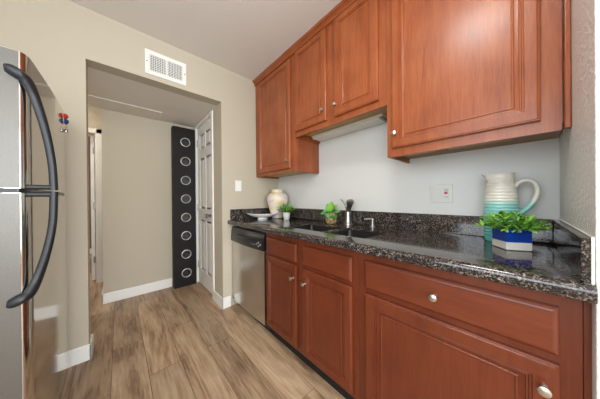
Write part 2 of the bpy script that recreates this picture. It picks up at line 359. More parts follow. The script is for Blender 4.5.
# ------------------------------------------------------------------ refrigerator
fr = thing('refrigerator', 'stainless steel top freezer refrigerator with dark curved handles at the left edge', 'refrigerator', (-.62, 1.53, 0))
FY0, FY1, FX = 1.185, 1.875, -.240
b = NB(); box(b, -1.02, -.325, FY0+.004, FY1-.004, .03, 1.63, .006); obj('body', b, m_grey, fr)
b = NB(); box(b, -.95, -.35, FY0+.03, FY1-.03, 0, .06); obj('base', b, m_black, fr)
b = NB(); box(b, -.335, -.308, FY0+.012, FY1-.012, .09, 1.635); obj('gasket', b, m_dark, fr)
def door_pts(y0, y1):
    pts = [(-.308, y0), (FX-.02, y0)]
    for k in range(1, 8):
        t = k/8*PI/2; pts.append((FX-.02+.020*math.sin(t), y0+.052-.052*math.cos(t)))
    for k in range(0, 13):
        u = k/12; pts.append((FX+.004*math.sin(PI*u), y0+.052+(y1-y0-.072)*u))
    for k in range(1, 9):
        t = k/8*PI/2; pts.append((FX-.02+.02*math.cos(t), y1-.02+.02*math.sin(t)))
    pts.append((-.308, y1)); return pts
for nm, z0, z1 in (('freezer_door', 1.166, 1.650), ('fridge_door', .075, 1.150)):
    b = NB(); extrude_poly(b, door_pts(FY0, FY1), z0, z1)
    d = obj(nm, b, m_steel, fr, smooth=True)
    b = NB(); box(b, -.307, FX-.019, FY0-.0025, FY0, z0+.002, z1-.002); obj('side_panel', b, m_side, d, label='grey textured door edge')
b = NB(); extrude_poly(b, [(x-.006, y) for x, y in door_pts(FY0+.004, FY1-.004)], 1.151, 1.165); obj('gap_strip', b, m_black, fr)
b = NB(); box(b, -.40, -.262, FY0+.02, FY1-.02, .012, .068, .004); obj('toe_grille', b, m_black, fr)
b = NB(); box(b, -.36, -.27, FY1-.06, FY1-.01, 1.651, 1.664, .003); obj('top_hinge', b, m_grey, fr)
hy = FY0+.012
up = catmull([(-.284, FY0-.011, 1.574, .010, .013), (-.274, FY0-.012, 1.573, .013, .018), (-.256, FY0-.013, 1.563, .015, .019), (-.240, FY0-.006, 1.548, .017, .012), (-.224, hy, 1.49, .014, .012), (-.203, hy+.004, 1.38, .012, .012), (-.190, hy+.006, 1.27, .011, .012), (-.186, hy+.006, 1.185, .011, .012), (-.186, hy+.006, 1.162, .011, .012)])
b = NB(); tube(b, up, (1, 1.0, .55)); obj('handle', b, m_handle, fr, smooth=True)
b = NB(); tube(b, catmull([(-.186, hy+.006, 1.172, .009, .010), (-.21, hy+.006, 1.172, .008, .009), (-.25, hy+.006, 1.172, .007, .009)]), (0, 1, 0)); obj('handle_foot', b, m_handle, fr, smooth=True)
dn = catmull([(-.284, FY0-.011, .770, .010, .013), (-.274, FY0-.012, .771, .013, .018), (-.256, FY0-.013, .780, .015, .019), (-.240, FY0-.006, .790, .017, .012), (-.224, hy, .840, .014, .012), (-.204, hy+.004, .93, .012, .012), (-.190, hy+.006, 1.03, .011, .012), (-.186, hy+.006, 1.13, .011, .012), (-.186, hy+.006, 1.155, .011, .012)])
b = NB(); tube(b, dn, (1, 1.0, -.55)); obj('handle', b, m_handle, fr, smooth=True)
b = NB(); tube(b, catmull([(-.186, hy+.006, 1.145, .009, .010), (-.21, hy+.006, 1.145, .008, .009), (-.25, hy+.006, 1.145, .007, .009)]), (0, 1, 0)); obj('handle_foot', b, m_handle, fr, smooth=True)
# magnet
mg = thing('fridge_magnet', 'small red and blue magnet with a dangling charm on the refrigerator door', 'magnet', (-.235, 1.80, 1.60))
b = NB(); lathe(b, (-.2365, 1.795, 1.618), [(.014, 0.0), (.016, .006), (.012, .014), (.003, .018)], 16, 'x'); obj('red_cap', b, m_red, mg, smooth=True)
b = NB(); lathe(b, (-.2365, 1.808, 1.592), [(.014, 0.0), (.015, .007), (.010, .015), (.002, .018)], 16, 'x'); obj('blue_bead', b, m_blue, mg, smooth=True)
b = NB(); lathe(b, (-.2365, 1.822, 1.586), [(.009, 0.0), (.010, .005), (.006, .011), (.001, .013)], 14, 'x'); obj('red_bead', b, m_red, mg, smooth=True)
b = NB(); cyl(b, (-.230, 1.806, 1.58), (-.230, 1.806, 1.548), .0012, n=6); lathe(b, (-.230, 1.806, 1.523), [(.001, 0), (.007, .004), (.009, .012), (.006, .022), (.001, .026)], 12); obj('charm', b, m_chrome, mg, smooth=True)

# ------------------------------------------------------------------ dishwasher
dw = thing('dishwasher', 'stainless steel dishwasher with a black control panel beside the end wall', 'dishwasher', (1.15, 1.72, 0))
b = NB(); box(b, .90, 1.46, 1.402, 2.03, .06, .845, .004); obj('tub', b, m_black, dw)
def bow(y0, y1, xf, d, n=16): return [(xf-d*math.sin(PI*i/n), y0+(y1-y0)*i/n) for i in range(n+1)]
b = NB(); p = bow(1.405, 2.035, .876, .012); extrude_poly(b, [(.91, 1.405)]+p+[(.91, 2.035)], .085, .690); obj('door', b, m_steel2, dw, smooth=True)
b = NB(); p = bow(1.405, 2.035, .866, .014); A = []
prof = [(.692, .004), (.700, 0), (.79, 0.004), (.825, .012), (.838, .02)]
for z, dx in prof: A.append([b.verts.new((x+dx, y, z)) for x, y in p]+[b.verts.new((.91, 2.035, z)), b.verts.new((.91, 1.405, z))])
for P, Q in zip(A, A[1:]):
    n = len(P)
    for i in range(n): b.faces.new((P[i], P[(i+1) % n], Q[(i+1) % n], Q[i]))
b.faces.new(A[0][::-1]); b.faces.new(A[-1]); cp = obj('control_panel', b, m_black, dw, smooth=True)
b = NB(); tube(b, catmull([(.864, 1.56, .775, .008, .006), (.853, 1.65, .768, .012, .009), (.850, 1.76, .768, .012, .009), (.856, 1.88, .775, .008, .006)]), (0, 0, 1)); obj('pocket_handle', b, m_handle, cp, smooth=True)
for k, (y, z) in enumerate(((1.475, .755), (1.475, .725), (1.505, .74), (1.448, .74))):
    b = NB(); lathe(b, (.862, y, z), [(.009, 0.01), (.009, -.003), (.006, -.005), (.001, -.005)], 16, 'x'); obj('button', b, m_grey, cp, smooth=True)
b = NB(); box(b, .856, .866, 1.53, 1.59, .728, .734, .001); obj('indicator_strip', b, m_grey, cp)
b = NB(); box(b, .93, .95, 1.405, 2.03, 0.0, .08, .002); obj('toe_panel', b, m_black, dw)

# ------------------------------------------------------------------ cabinets
def knob(x, y, z, par):
    b = NB(); lathe(b, (x, y, z), [(.008, .001), (.008, -.004), (.0055, -.008), (.0055, -.015), (.011, -.018), (.0138, -.022), (.013, -.027), (.007, -.030), (.001, -.031)], 24, 'x')
    return obj('knob', b, m_knob, par, smooth=True)
def panel_door(nm, par, xf, y0, y1, z0, z1, mv, kn=None, fw=.058):
    b = NB(); d = .019
    rings_face(b, xf, y0, y1, z0, z1, [(0, d), (0, .006), (.003, .0035), (.006, .003), (.008, .0005), (.011, 0), (fw-.018, 0), (fw-.0165, .0035), (fw-.0115, .0025), (fw-.010, .0065), (fw-.005, .0055), (fw-.003, .010), (fw+.003, .011)], cap=False)
    o = obj(nm, b, mv, par)
    i = fw+.003
    b = NB(); rings_face(b, xf, y0+i, y1-i, z0+i, z1-i, [(0, .014), (0, .010), (.005, .011), (.008, .007), (.012, .0065), (.015, .0085)]); obj('panel', b, mv, o)
    if kn: knob(xf, kn[0], kn[1], o)
    return o
def drawer_front(par, xf, y0, y1, z0, z1, mv, kn=None):
    b = NB(); rings_face(b, xf, y0, y1, z0, z1, [(0, .019), (0, .008), (.003, .005), (.009, .001), (.013, 0)])
    o = obj('drawer_front', b, mv, par)
    if kn: knob(xf, kn[0], kn[1], o)
    return o
def frame_mesh(xf, th, ylines, zlines, holes, bev=.001):
    """flat face frame made from bars; holes skipped"""
    b = NB()
    for i in range(len(ylines)-1):
        for j in range(len(zlines)-1):
            if (i, j) in holes: continue
            box(b, xf, xf+th, ylines[i], ylines[i+1], zlines[j], zlines[j+1])
    bmesh.ops.remove_doubles(b, verts=b.verts[:], dist=1e-5); return b
XD, XF = .873, .893
# sink base
sb = thing('base_cabinet', 'cherry sink base cabinet with two drawer fronts above two doors beside the dishwasher', 'cabinet', (1.19, .97, 0))
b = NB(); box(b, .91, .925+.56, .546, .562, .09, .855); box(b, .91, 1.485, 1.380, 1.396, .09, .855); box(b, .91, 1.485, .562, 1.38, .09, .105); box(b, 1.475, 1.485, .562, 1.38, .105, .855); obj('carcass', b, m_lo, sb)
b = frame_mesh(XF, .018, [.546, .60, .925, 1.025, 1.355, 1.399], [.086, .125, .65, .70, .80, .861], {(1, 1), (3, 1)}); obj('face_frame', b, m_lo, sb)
b = NB(); box(b, .930, .942, .546, 1.396, .0, .09); obj('toe_kick', b, m_dark, sb)  # near-black colour stands in for the shade under the cabinet front
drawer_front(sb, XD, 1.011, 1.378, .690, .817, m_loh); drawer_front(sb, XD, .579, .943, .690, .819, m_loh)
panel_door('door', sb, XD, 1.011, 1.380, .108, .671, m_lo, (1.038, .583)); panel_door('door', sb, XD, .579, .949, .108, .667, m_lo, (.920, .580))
# right base
rb = thing('base_cabinet', 'wide cherry base cabinet with one drawer over one door below the blue and white planter', 'cabinet', (1.19, .2, 0))
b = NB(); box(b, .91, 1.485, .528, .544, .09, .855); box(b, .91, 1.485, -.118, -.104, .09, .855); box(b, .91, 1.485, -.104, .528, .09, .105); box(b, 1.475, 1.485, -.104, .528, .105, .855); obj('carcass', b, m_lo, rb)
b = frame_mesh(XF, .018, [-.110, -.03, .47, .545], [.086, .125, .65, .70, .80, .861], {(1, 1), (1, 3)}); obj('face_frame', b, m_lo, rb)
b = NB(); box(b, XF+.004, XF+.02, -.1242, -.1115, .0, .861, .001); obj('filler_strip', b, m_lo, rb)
b = NB(); box(b, .930, .942, -.118, .544, .0, .09); obj('toe_kick', b, m_dark, rb)  # shade below the cabinet put into the colour here too
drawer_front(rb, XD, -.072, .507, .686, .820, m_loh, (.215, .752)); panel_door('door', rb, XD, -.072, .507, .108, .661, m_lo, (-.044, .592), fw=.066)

# uppers
UX, UF = 1.157, 1.177
def upper(label, y0, y1, z0, doors, frame_y, frame_z, holes, group=None, recess=.02):
    t = thing('wall_cabinet', label, 'cabinet', (1.33, (y0+y1)/2, z0))
    b = NB(); box(b, UF+.018, XB-.001, y0+.001, y0+.014, z0+(recess if y0 < 0 else 0), 2.45); box(b, UF+.018, XB-.001, y1-.014, y1-.001, z0, 2.45); box(b, XB-.012, XB-.001, y0+.014, y1-.014, z0+recess, 2.45); box(b, UF+.018, XB-.001, y0+.014, y1-.014, 2.44, 2.45)
    obj('carcass', b, m_up, t)
    b = NB(); box(b, UF+.018, XB-.012, y0+.014, y1-.014, z0+recess, z0+recess+.012); obj('bottom_panel', b, m_plyd if y0 < 0 else m_ply, t, label='unfinished light wood underside')
    b = frame_mesh(UF, .018, frame_y, frame_z, holes); obj('face_frame', b, m_up, t)
    for (a, c, e, f, k) in doors: panel_door('door', t, UX, a, c, e, f, m_up, k)
    return t
upper('cherry wall cabinet with a single door against the end wall', 1.355, YF-.002, 1.374, [(1.408, 1.962, 1.405, 2.405, (1.432, 1.476))], [1.355, 1.44, 1.93, YF-.002], [1.374, 1.44, 2.36, 2.45], {(1, 1)})
upper('short two door cherry wall cabinet above the sink', .524, 1.354, 1.672, [(.980, 1.335, 1.715, 2.418, (1.006, 1.795)), (.571, .902, 1.715, 2.418, (.884, 1.795))], [.524, .60, .875, 1.01, 1.31, 1.354], [1.672, 1.75, 2.38, 2.45], {(1, 1), (3, 1)}, recess=.045)
uc = upper('large cherry wall cabinet with one wide door beside the textured right wall', -.118, .523, 1.360, [(-.055, .492, 1.405, 2.42, (.470, 1.484))], [-.104, -.02, .46, .523], [1.360, 1.44, 2.38, 2.45], {(1, 1)}, recess=.03)
b = NB(); prism_y(b, [(UF+.02, 1.362), (UF-.001, 1.362), (UF-.001, 2.45), (UF+.02, 2.45)], -.1236, -.1085); box(b, UF-.012, UF, -.1236, -.1085, 1.362, 2.45, .004, 3); obj('filler_strip', b, m_up, uc)
for y0, y1 in ((.30, .43), (.02, .24)):
    b = NB(); box(b, 1.22, 1.25, y0, y1, 1.364, 1.389, .002); obj('cleat', b, m_ply, uc)
# crown
b = NB(); prof = [(UF+.03, 2.425), (1.164, 2.425), (1.160, 2.429), (1.160, 2.436), (1.168, 2.440), (1.163, 2.447), (1.150, 2.455), (1.141, 2.459), (1.141, 2.478), (UF+.03, 2.478)]
prism_y(b, prof, YR+.001, YF-.001); obj('crown_molding', b, m_uph, None, base=(1.16, 1, 2.425), smooth=True)
tag(bpy.data.objects['crown_molding'], 'cherry crown molding running along the top of the wall cabinets at the ceiling', 'molding')
# under-cabinet light
ul = thing('under_cabinet_light', 'long white under-cabinet light fixture beneath the short cabinet above the sink', 'light', (1.425, .98, 1.688))
b = NB(); box(b, 1.358, 1.482, .640, 1.325, 1.697, 1.7165, .004); obj('housing', b, m_white, ul)
b = NB(); box(b, 1.364, 1.476, .665, 1.318, 1.683, 1.697, .006); obj('diffuser', b, m_cream, ul)
b = NB(); box(b, 1.37, 1.47, .641, .664, 1.684, 1.697, .003); obj('end_cap', b, m_grey, ul)

# ------------------------------------------------------------------ countertop with sink openings
SX0, SX1 = .972, 1.235
BAS = [(.556, .838), (.872, 1.215)]
ct = thing('countertop', 'dark speckled polished granite countertop running along the base cabinets', 'countertop', (1.16, .96, .862))
xs = [XC+.02, SX0, SX1, XB-.001]; yl = [YR+.001, BAS[0][0], BAS[0][1], BAS[1][0], BAS[1][1], YF-.001]; z0, z1 = .862, ZT
b = NB()
def quad(*p): b.faces.new([b.verts.new(q) for q in p])
for i in range(3):
    for j in range(5):
        if i == 1 and j in (1, 3): continue
        a, c, d, e = xs[i], xs[i+1], yl[j], yl[j+1]
        quad((a, d, z1), (c, d, z1), (c, e, z1), (a, e, z1)); quad((a, d, z0), (a, e, z0), (c, e, z0), (c, d, z0))
for (d, e) in BAS:
    quad((SX0, d, z0), (SX0, d, z1), (SX0, e, z1), (SX0, e, z0)); quad((SX1, d, z0), (SX1, e, z0), (SX1, e, z1), (SX1, d, z1))
    quad((SX0, d, z0), (SX1, d, z0), (SX1, d, z1), (SX0, d, z1)); quad((SX0, e, z0), (SX0, e, z1), (SX1, e, z1), (SX1, e, z0))
nose = [(XC+.02, z1)]
for k in range(1, 9):
    t = k/8*PI/2; nose.append((XC+.02-.018*math.sin(t), z1-.018+.018*math.cos(t)))
for k in range(1, 7):
    t = k/6*PI/2; nose.append((XC+.002+.012*(1-math.cos(t)), z0+.012-.012*math.sin(t)))
nose.append((XC+.02, z0))
ny = yl
for (xa, za), (xb, zb) in zip(nose, nose[1:]):
    for d, e in zip(ny, ny[1:]): quad((xa, d, za), (xa, e, za), (xb, e, zb), (xb, d, zb))
for y in (yl[0], yl[-1]):
    b.faces.new([b.verts.new((x, y, z)) for x, z in nose[::1]]+[b.verts.new((XB-.001, y, z0)), b.verts.new((XB-.001, y, z1))])
bmesh.ops.remove_doubles(b, verts=b.verts[:], dist=1e-5)
slab = obj('slab', b, m_gran, ct, smooth=True)
b = NB(); box(b, XB-.021, XB-.001, YR+.021, YF-.021, ZT+.0005, 1.016, .002); obj('backsplash', b, m_gran, ct)
b = NB(); box(b, .862, XB-.001, YR+.001, YR+.0205, ZT+.0005, 1.016, .002); obj('side_splash', b, m_gran, ct)
b = NB(); box(b, .862, XB-.001, YF-.0205, YF-.001, ZT+.0005, 1.016, .002); obj('side_splash', b, m_gran, ct)
b = NB(); box(b, .862, XB-.022, YR+.001, YR+.005, 1.0165, 1.0205, .001); box(b, .858, .862, YR+.0012, YR+.006, .87, 1.02, .001); obj('caulk_line', b, m_white, ct, label='white caulk line')
# sink
sk = thing('sink', 'dark double bowl undermount sink set into the granite countertop', 'sink', (1.13, .9, .66))
for (d, e) in BAS:
    b = NB(); R = []
    def rr(x0, x1, y0, y1, r, z, n=6):
        v = []
        for cx, cy, a0 in ((x1-r, y1-r, 0), (x0+r, y1-r, 90), (x0+r, y0+r, 180), (x1-r, y0+r, 270)):
            for k in range(n+1):
                t = math.radians(a0+90*k/n); v.append(b.verts.new((cx+r*math.cos(t), cy+r*math.sin(t), z)))
        return v
    for ins, z, r in ((.0008, ZT-.007, .012), (.006, ZT-.008, .022), (.008, ZT-.012, .025), (.014, .72, .04), (.03, .69, .05), (.05, .682, .05)):
        R.append(rr(SX0+ins, SX1-ins, d+ins, e-ins, r, z))
    for A, B in zip(R, R[1:]):
        n = len(A)
        for i in range(n): b.faces.new((A[i], A[(i+1) % n], B[(i+1) % n], B[i]))
    b.faces.new(R[-1])
    bs = obj('basin', b, m_sink, sk, smooth=True)
    b = NB(); lathe(b, ((SX0+SX1)/2, (d+e)/2, .683), [(.042, 0), (.042, .003), (.034, .005), (.028, .002), (.004, .002)], 28); obj('drain', b, m_chrome, bs, smooth=True)

# faucet (single-lever with a pull-out spray head)
fc = thing('faucet', 'dark metal kitchen faucet with upright lever behind the sink', 'faucet', (1.400, .952, ZT))
FXc, FYc = 1.400, .952
b = NB(); lathe(b, (FXc, FYc, ZT), [(.036, 0), (.036, .006), (.031, .014), (.027, .03), (.0255, .07), (.025, .105), (.022, .118), (.008, .124)], 32); obj('body', b, m_chrome, fc, smooth=True)
b = NB(); tube(b, catmull([(FXc-.003, FYc-.003, ZT+.10, .018, .018), (FXc-.010, FYc-.014, ZT+.135, .020, .020), (FXc-.022, FYc-.030, ZT+.165, .025, .023), (FXc-.040, FYc-.047, ZT+.184, .030, .024), (FXc-.064, FYc-.066, ZT+.190, .030, .020), (FXc-.076, FYc-.075, ZT+.184, .018, .012)]), (1, -.6, 0), 18); obj('spray_spout', b, m_faucet, fc, smooth=True)
b = NB(); tube(b, catmull([(FXc, FYc+.005, ZT+.11, .012, .012), (FXc+.003, FYc+.018, ZT+.145, .010, .010), (FXc+.002, FYc+.036, ZT+.175, .009, .008), (FXc-.002, FYc+.058, ZT+.200, .011, .007), (FXc-.003, FYc+.070, ZT+.208, .008, .005)]), (1, 0, 0)); obj('lever', b, m_faucet, fc, smooth=True)
sd = thing('soap_dispenser', 'small brushed nickel soap dispenser right of the faucet', 'soap dispenser', (1.415, .745, ZT))
b = NB(); lathe(b, (1.415, .745, ZT), [(.022, 0), (.022, .004), (.015, .010), (.0125, .035), (.0135, .05), (.012, .062), (.004, .064)], 24); obj('body', b, m_chrome, sd, smooth=True)
b = NB(); tube(b, catmull([(1.418, .740, ZT+.056, .008, .006), (1.395, .765, ZT+.060, .007, .005), (1.372, .790, ZT+.057, .005, .004)]), (0, 0, 1), 12); obj('nozzle', b, m_chrome, sd, smooth=True)

# ------------------------------------------------------------------ counter objects
# vase
def vase_mat():
    m, nt, bs = newmat('painted_cream_ceramic'); tc = N(nt, 'ShaderNodeTexCoord')
    no = N(nt, 'ShaderNodeTexNoise'); no.inputs['Scale'].default_value = 11; no.inputs['Detail'].default_value = 2; nt.links.new(tc.outputs['Object'], no.inputs[0])
    r = ramp(nt, [(.30, srgb(178, 172, 216)), (.42, srgb(222, 208, 208)), (.50, srgb(228, 214, 190)), (.60, srgb(228, 214, 170)), (.70, srgb(222, 200, 158))]); nt.links.new(no.outputs[0], r.inputs[0])
    v = N(nt, 'ShaderNodeTexVoronoi'); v.inputs['Scale'].default_value = 26; nt.links.new(tc.outputs['Object'], v.inputs[0])
    r2 = ramp(nt, [(.08, (1, 1, 1, 1)), (.13, (0, 0, 0, 1))]); nt.links.new(v.outputs['Distance'], r2.inputs[0])
    sp = N(nt, 'ShaderNodeSeparateColor'); nt.links.new(v.outputs['Color'], sp.inputs[0]); r3 = ramp(nt, [(.3, srgb(120, 120, 40)), (.5, srgb(140, 80, 50)), (.7, srgb(120, 110, 180))]); nt.links.new(sp.outputs[0], r3.inputs[0])
    mx = N(nt, 'ShaderNodeMix', data_type='RGBA'); nt.links.new(r2.outputs[0], mx.inputs[0]); nt.links.new(r.outputs[0], mx.inputs[6]); nt.links.new(r3.outputs[0], mx.inputs[7])
    nt.links.new(mx.outputs[2], bs.inputs['Base Color']); bs.inputs['Roughness'].default_value = .3; return m
b = NB(); VX, VY = 1.335, 1.852
p = catmull([(.060, 0), (.066, .006), (.078, .05), (.102, .13), (.118, .20), (.112, .248), (.090, .276), (.068, .288), (.063, .296), (.063, .312), (.067, .321), (.061, .323), (.057, .312), (.057, .29)], 4)
lathe(b, (VX, VY, ZT+.001), p, 48)
tag(obj('vase', b, vase_mat(), None, base=(VX, VY, ZT+.001), smooth=True), 'large cream ceramic vase painted with pastel flowers in the counter corner', 'vase')
# boat bowl
bw = thing('bowl', 'shallow white ceramic boat-shaped bowl on a foot left of the vase', 'bowl', (1.15, 1.865, ZT))
b = NB(); n = 48; prof = [(.055, .016), (.085, .022), (.130, .036), (.168, .052), (.172, .056), (.166, .0565), (.128, .044), (.08, .031), (.03, .027)]
ang = math.radians(-38); R = []
for (r, h) in prof:
    ring = []
    for i in range(n):
        t = 2*PI*i/n; x = r*math.cos(t); y = r*.5*math.sin(t); hh = h+.018*(abs(math.cos(t))**3)*(r/.172)**2-.006*(r/.172)
        ring.append(b.verts.new((1.15+x*math.cos(ang)-y*math.sin(ang), 1.87+x*math.sin(ang)+y*math.cos(ang), ZT+hh)))
    R.append(ring)
for A, B in zip(R, R[1:]):
    for i in range(n): b.faces.new((A[i], A[(i+1) % n], B[(i+1) % n], B[i]))
b.faces.new(R[0][::-1]); b.faces.new(R[-1]); obj('dish', b, m_plastic, bw, smooth=True)
b = NB(); lathe(b, (1.15, 1.87, ZT+.0005), [(.058, 0), (.060, .002), (.050, .012), (.052, .020)], 36, ell=.7); obj('foot', b, m_plastic, bw, smooth=True)
# leaves
m_leaf = simple('bright_green_leaf', srgb(128, 188, 62), .45, var=.3)
m_leaf2 = simple('grey_green_leaf', srgb(150, 188, 140), .5, var=.3)
m_leaf3 = simple('broad_green_leaf', srgb(96, 176, 96), .35, var=.3)
m_leaf3b = simple('yellow_green_leaf', srgb(140, 195, 70), .35, var=.2)
m_leafd = simple('deep_green_leaf', srgb(62, 110, 48), .45, var=.3)
m_yel = simple('yellow_petal', srgb(225, 195, 50), .5)
m_stem = simple('green_stem', srgb(80, 110, 50), .5)
def leaf(b, p, d, L, W, mi=0, curl=.25, up=None):
    p = Vector(p); d = Vector(d).normalized(); up = Vector(up) if up else Vector((random.uniform(-.4, .4), random.uniform(-.4, .4), 1))
    s = d.cross(up).normalized(); u = s.cross(d)
    prof = [(0, .05), (.2, .7), (.42, 1), (.68, .88), (.88, .5), (1, .04)]; prev = None
    for t, wd in prof:
        c = p+d*(L*t)-u*(curl*L*t*t); row = [b.verts.new(c-s*(W*wd/2)+u*(W*.12*wd)), b.verts.new(c), b.verts.new(c+s*(W*wd/2)+u*(W*.12*wd))]
        if prev:
            for k in (0, 1):
                f = b.faces.new((prev[k], prev[k+1], row[k+1], row[k])); f.material_index = mi
        prev = row
# small potted plant with yellow flowers
MX, MY = 1.292, 1.635
mp_ = thing('potted_plant', 'tiny white pot with green sprigs and yellow flowers in front of the vase', 'potted plant', (MX, MY, ZT))
b = NB(); lathe(b, (MX, MY, ZT+.0005), [(.028, 0), (.030, .002), (.037, .058), (.039, .066), (.039, .074), (.034, .074), (.032, .060)], 28); obj('pot', b, m_plastic, mp_, smooth=True)
b = NB()
for k in range(110):
    a = random.uniform(0, 2*PI); e = random.uniform(.1, 1.3); r = random.uniform(0, .045)
    leaf(b, (MX+r*math.cos(a), MY+r*math.sin(a), ZT+.07+random.uniform(0, .045)), (math.cos(a)*math.cos(e), math.sin(a)*math.cos(e), math.sin(e)), random.uniform(.045, .085), random.uniform(.010, .017), random.choice((0, 1)))
o = obj('foliage', b, [m_leaf, m_leafd], mp_)
for k in range(5):
    a = 2.2+k*.8; x, y, z = MX-.030+.012*math.cos(a), MY+.026+.032*math.sin(a), ZT+.150+.018*(k % 3)
    b = NB(); cyl(b, (MX, MY, ZT+.07), (x, y, z), .0012, n=6)
    for q in range(6):
        t = q*PI/3; leaf(b, (x, y, z), (math.cos(t), math.sin(t), .4), .020, .014, 1)
    obj('flower', b, [m_stem, m_yel], mp_)
# leafy plant in a woven-looking round pot
LX, LY = 1.345, 1.085
lp = thing('potted_plant', 'broad-leaved green plant in a textured tan pot beside the faucet', 'potted plant', (LX, LY, ZT))
def woven():
    m, nt, bs = newmat('textured_tan_pot'); tc = N(nt, 'ShaderNodeTexCoord'); v = N(nt, 'ShaderNodeTexVoronoi'); v.inputs['Scale'].default_value = 55; nt.links.new(tc.outputs['Object'], v.inputs[0])
    r = ramp(nt, [(.0, srgb(210, 190, 140)), (.45, srgb(165, 140, 92)), (.7, srgb(90, 70, 40))]); nt.links.new(v.outputs['Distance'], r.inputs[0]); nt.links.new(r.outputs[0], bs.inputs['Base Color'])
    bp = N(nt, 'ShaderNodeBump'); bp.inputs['Strength'].default_value = .8; bp.inputs['Distance'].default_value = .004; bp.invert = True; nt.links.new(v.outputs['Distance'], bp.inputs['Height']); nt.links.new(bp.outputs[0], bs.inputs['Normal']); return m
b = NB(); lathe(b, (LX, LY, ZT+.0005), catmull([(.034, 0), (.044, .012), (.051, .045), (.050, .075), (.043, .096), (.040, .098), (.037, .085)], 4), 36); obj('pot', b, woven(), lp, smooth=True)
b = NB()
for dx, dy, dz, L, W, mi, h in ((-.5, .5, .15, .085, .055, 0, .10), (-.6, -.2, -.15, .080, .055, 0, .105), (-.2, .25, .9, .085, .05, 0, .11), (-.2, -.4, .55, .095, .055, 1, .11), (.2, .5, .5, .08, .05, 1, .10), (.3, -.4, .3, .08, .05, 0, .10), (-.7, .1, .25, .075, .05, 0, .115), (-.4, -.7, -.1, .08, .05, 2, .09), (-.1, .7, .1, .07, .045, 2, .10), (.4, .1, .6, .07, .045, 2, .10), (-.3, -.1, .8, .10, .05, 1, .11), (-.1, .0, 1, .09, .05, 0, .12)):
    leaf(b, (LX+dx*.02, LY+dy*.02, ZT+h-.01), (dx, dy, dz), L*.88, W*1.25, mi, .35, up=(-.5, -.1, .8))
    cyl(b, (LX, LY, ZT+.08), (LX+dx*.03, LY+dy*.03, ZT+h), .0018, n=6)
obj('foliage', b, [m_leaf3, m_leaf3b, m_leafd], lp)
# pitcher
PX, PY = 1.398, .062
pt = thing('pitcher', 'tall ceramic pitcher glazed cream to turquoise with a large loop handle', 'pitcher', (PX, PY, ZT))
m_pit = zramp_mat('cream_to_turquoise_glaze', [(.0, srgb(92, 176, 172)), (.38, srgb(118, 192, 184)), (.56, srgb(150, 208, 200)), (.64, srgb(226, 222, 208)), (1, srgb(222, 216, 204))], 0, .335, .28)
b = NB(); prof = []
base = [(.056, 0), (.060, .004), (.063, .04), (.063, .12), (.0615, .18), (.058, .23), (.053, .27), (.0485, .298), (.0485, .318), (.051, .330)]
pf = catmull(base, 14)
pf = [(r+(.0016*math.sin(h*420) if .02 < h < .31 else 0), h) for r, h in pf]
n = 56; R = []
pf2 = pf+[(.049, .331), (.046, .318), (.045, .28), (.048, .2)]
sa = math.radians(125)          # spout direction
for r, h in pf2:
    ring = []
    for i in range(n):
        t = 2*PI*i/n; d = math.cos(t-sa); k = max(0, d)**10*max(0, (h-.285)/.045); rr_ = r+.028*k
        ring.append(b.verts.new((PX+rr_*math.cos(t), PY+rr_*math.sin(t), ZT+.0005+h-.001*k)))
    R.append(ring)
for A, B in zip(R, R[1:]):
    for i in range(n): b.faces.new((A[i], A[(i+1) % n], B[(i+1) % n], B[i]))
b.faces.new(R[0][::-1]); b.faces.new(R[-1]); obj('body', b, m_pit, pt, smooth=True)
hd = Vector((.02, -1, 0)).normalized()
hp = [(.045, .258), (.062, .285), (.088, .294), (.108, .280), (.117, .245), (.108, .200), (.085, .160), (.055, .125)]
b = NB(); tube(b, catmull([(PX+hd.x*r, PY+hd.y*r, ZT+h, .014, .0105) for r, h in hp], 6), (1, 0, 0), 16); obj('handle', b, m_pit, pt, smooth=True)
# planter box with foliage
pb = thing('potted_plant', 'bushy green plant in a square blue and white planter in front of the pitcher', 'potted plant', (1.20, .022, ZT))
m_box = zramp_mat('blue_over_white_glaze', [(.0, srgb(215, 212, 202)), (.405, srgb(215, 212, 202)), (.42, srgb(24, 62, 150)), (1, srgb(20, 52, 135))], 0, .085, .18)
b = NB(); th = math.radians(30); e1 = Vector((math.sin(th), -math.cos(th), 0)); e2 = Vector((math.cos(th), math.sin(th), 0)); P0 = Vector((1.158, .036, ZT+.0005))
W1, W2, HH = .080, .092, .085
R = []
for ins, h in ((.004, 0), (0, .003), (0, HH-.002), (.002, HH), (.006, HH), (.007, HH-.015)):
    R.append([b.verts.new(P0+e1*a+e2*c+Vector((0, 0, h))) for a, c in ((ins, ins), (W1-ins, ins), (W1-ins, W2-ins), (ins, W2-ins))])
for A, B in zip(R, R[1:]):
    for k in range(4): b.faces.new((A[k], A[(k+1) % 4], B[(k+1) % 4], B[k]))
b.faces.new(R[0][::-1]); b.faces.new(R[-1]); obj('planter_box', b, m_box, pb)
b = NB(); cx = P0+e1*(W1/2)+e2*(W2/2)
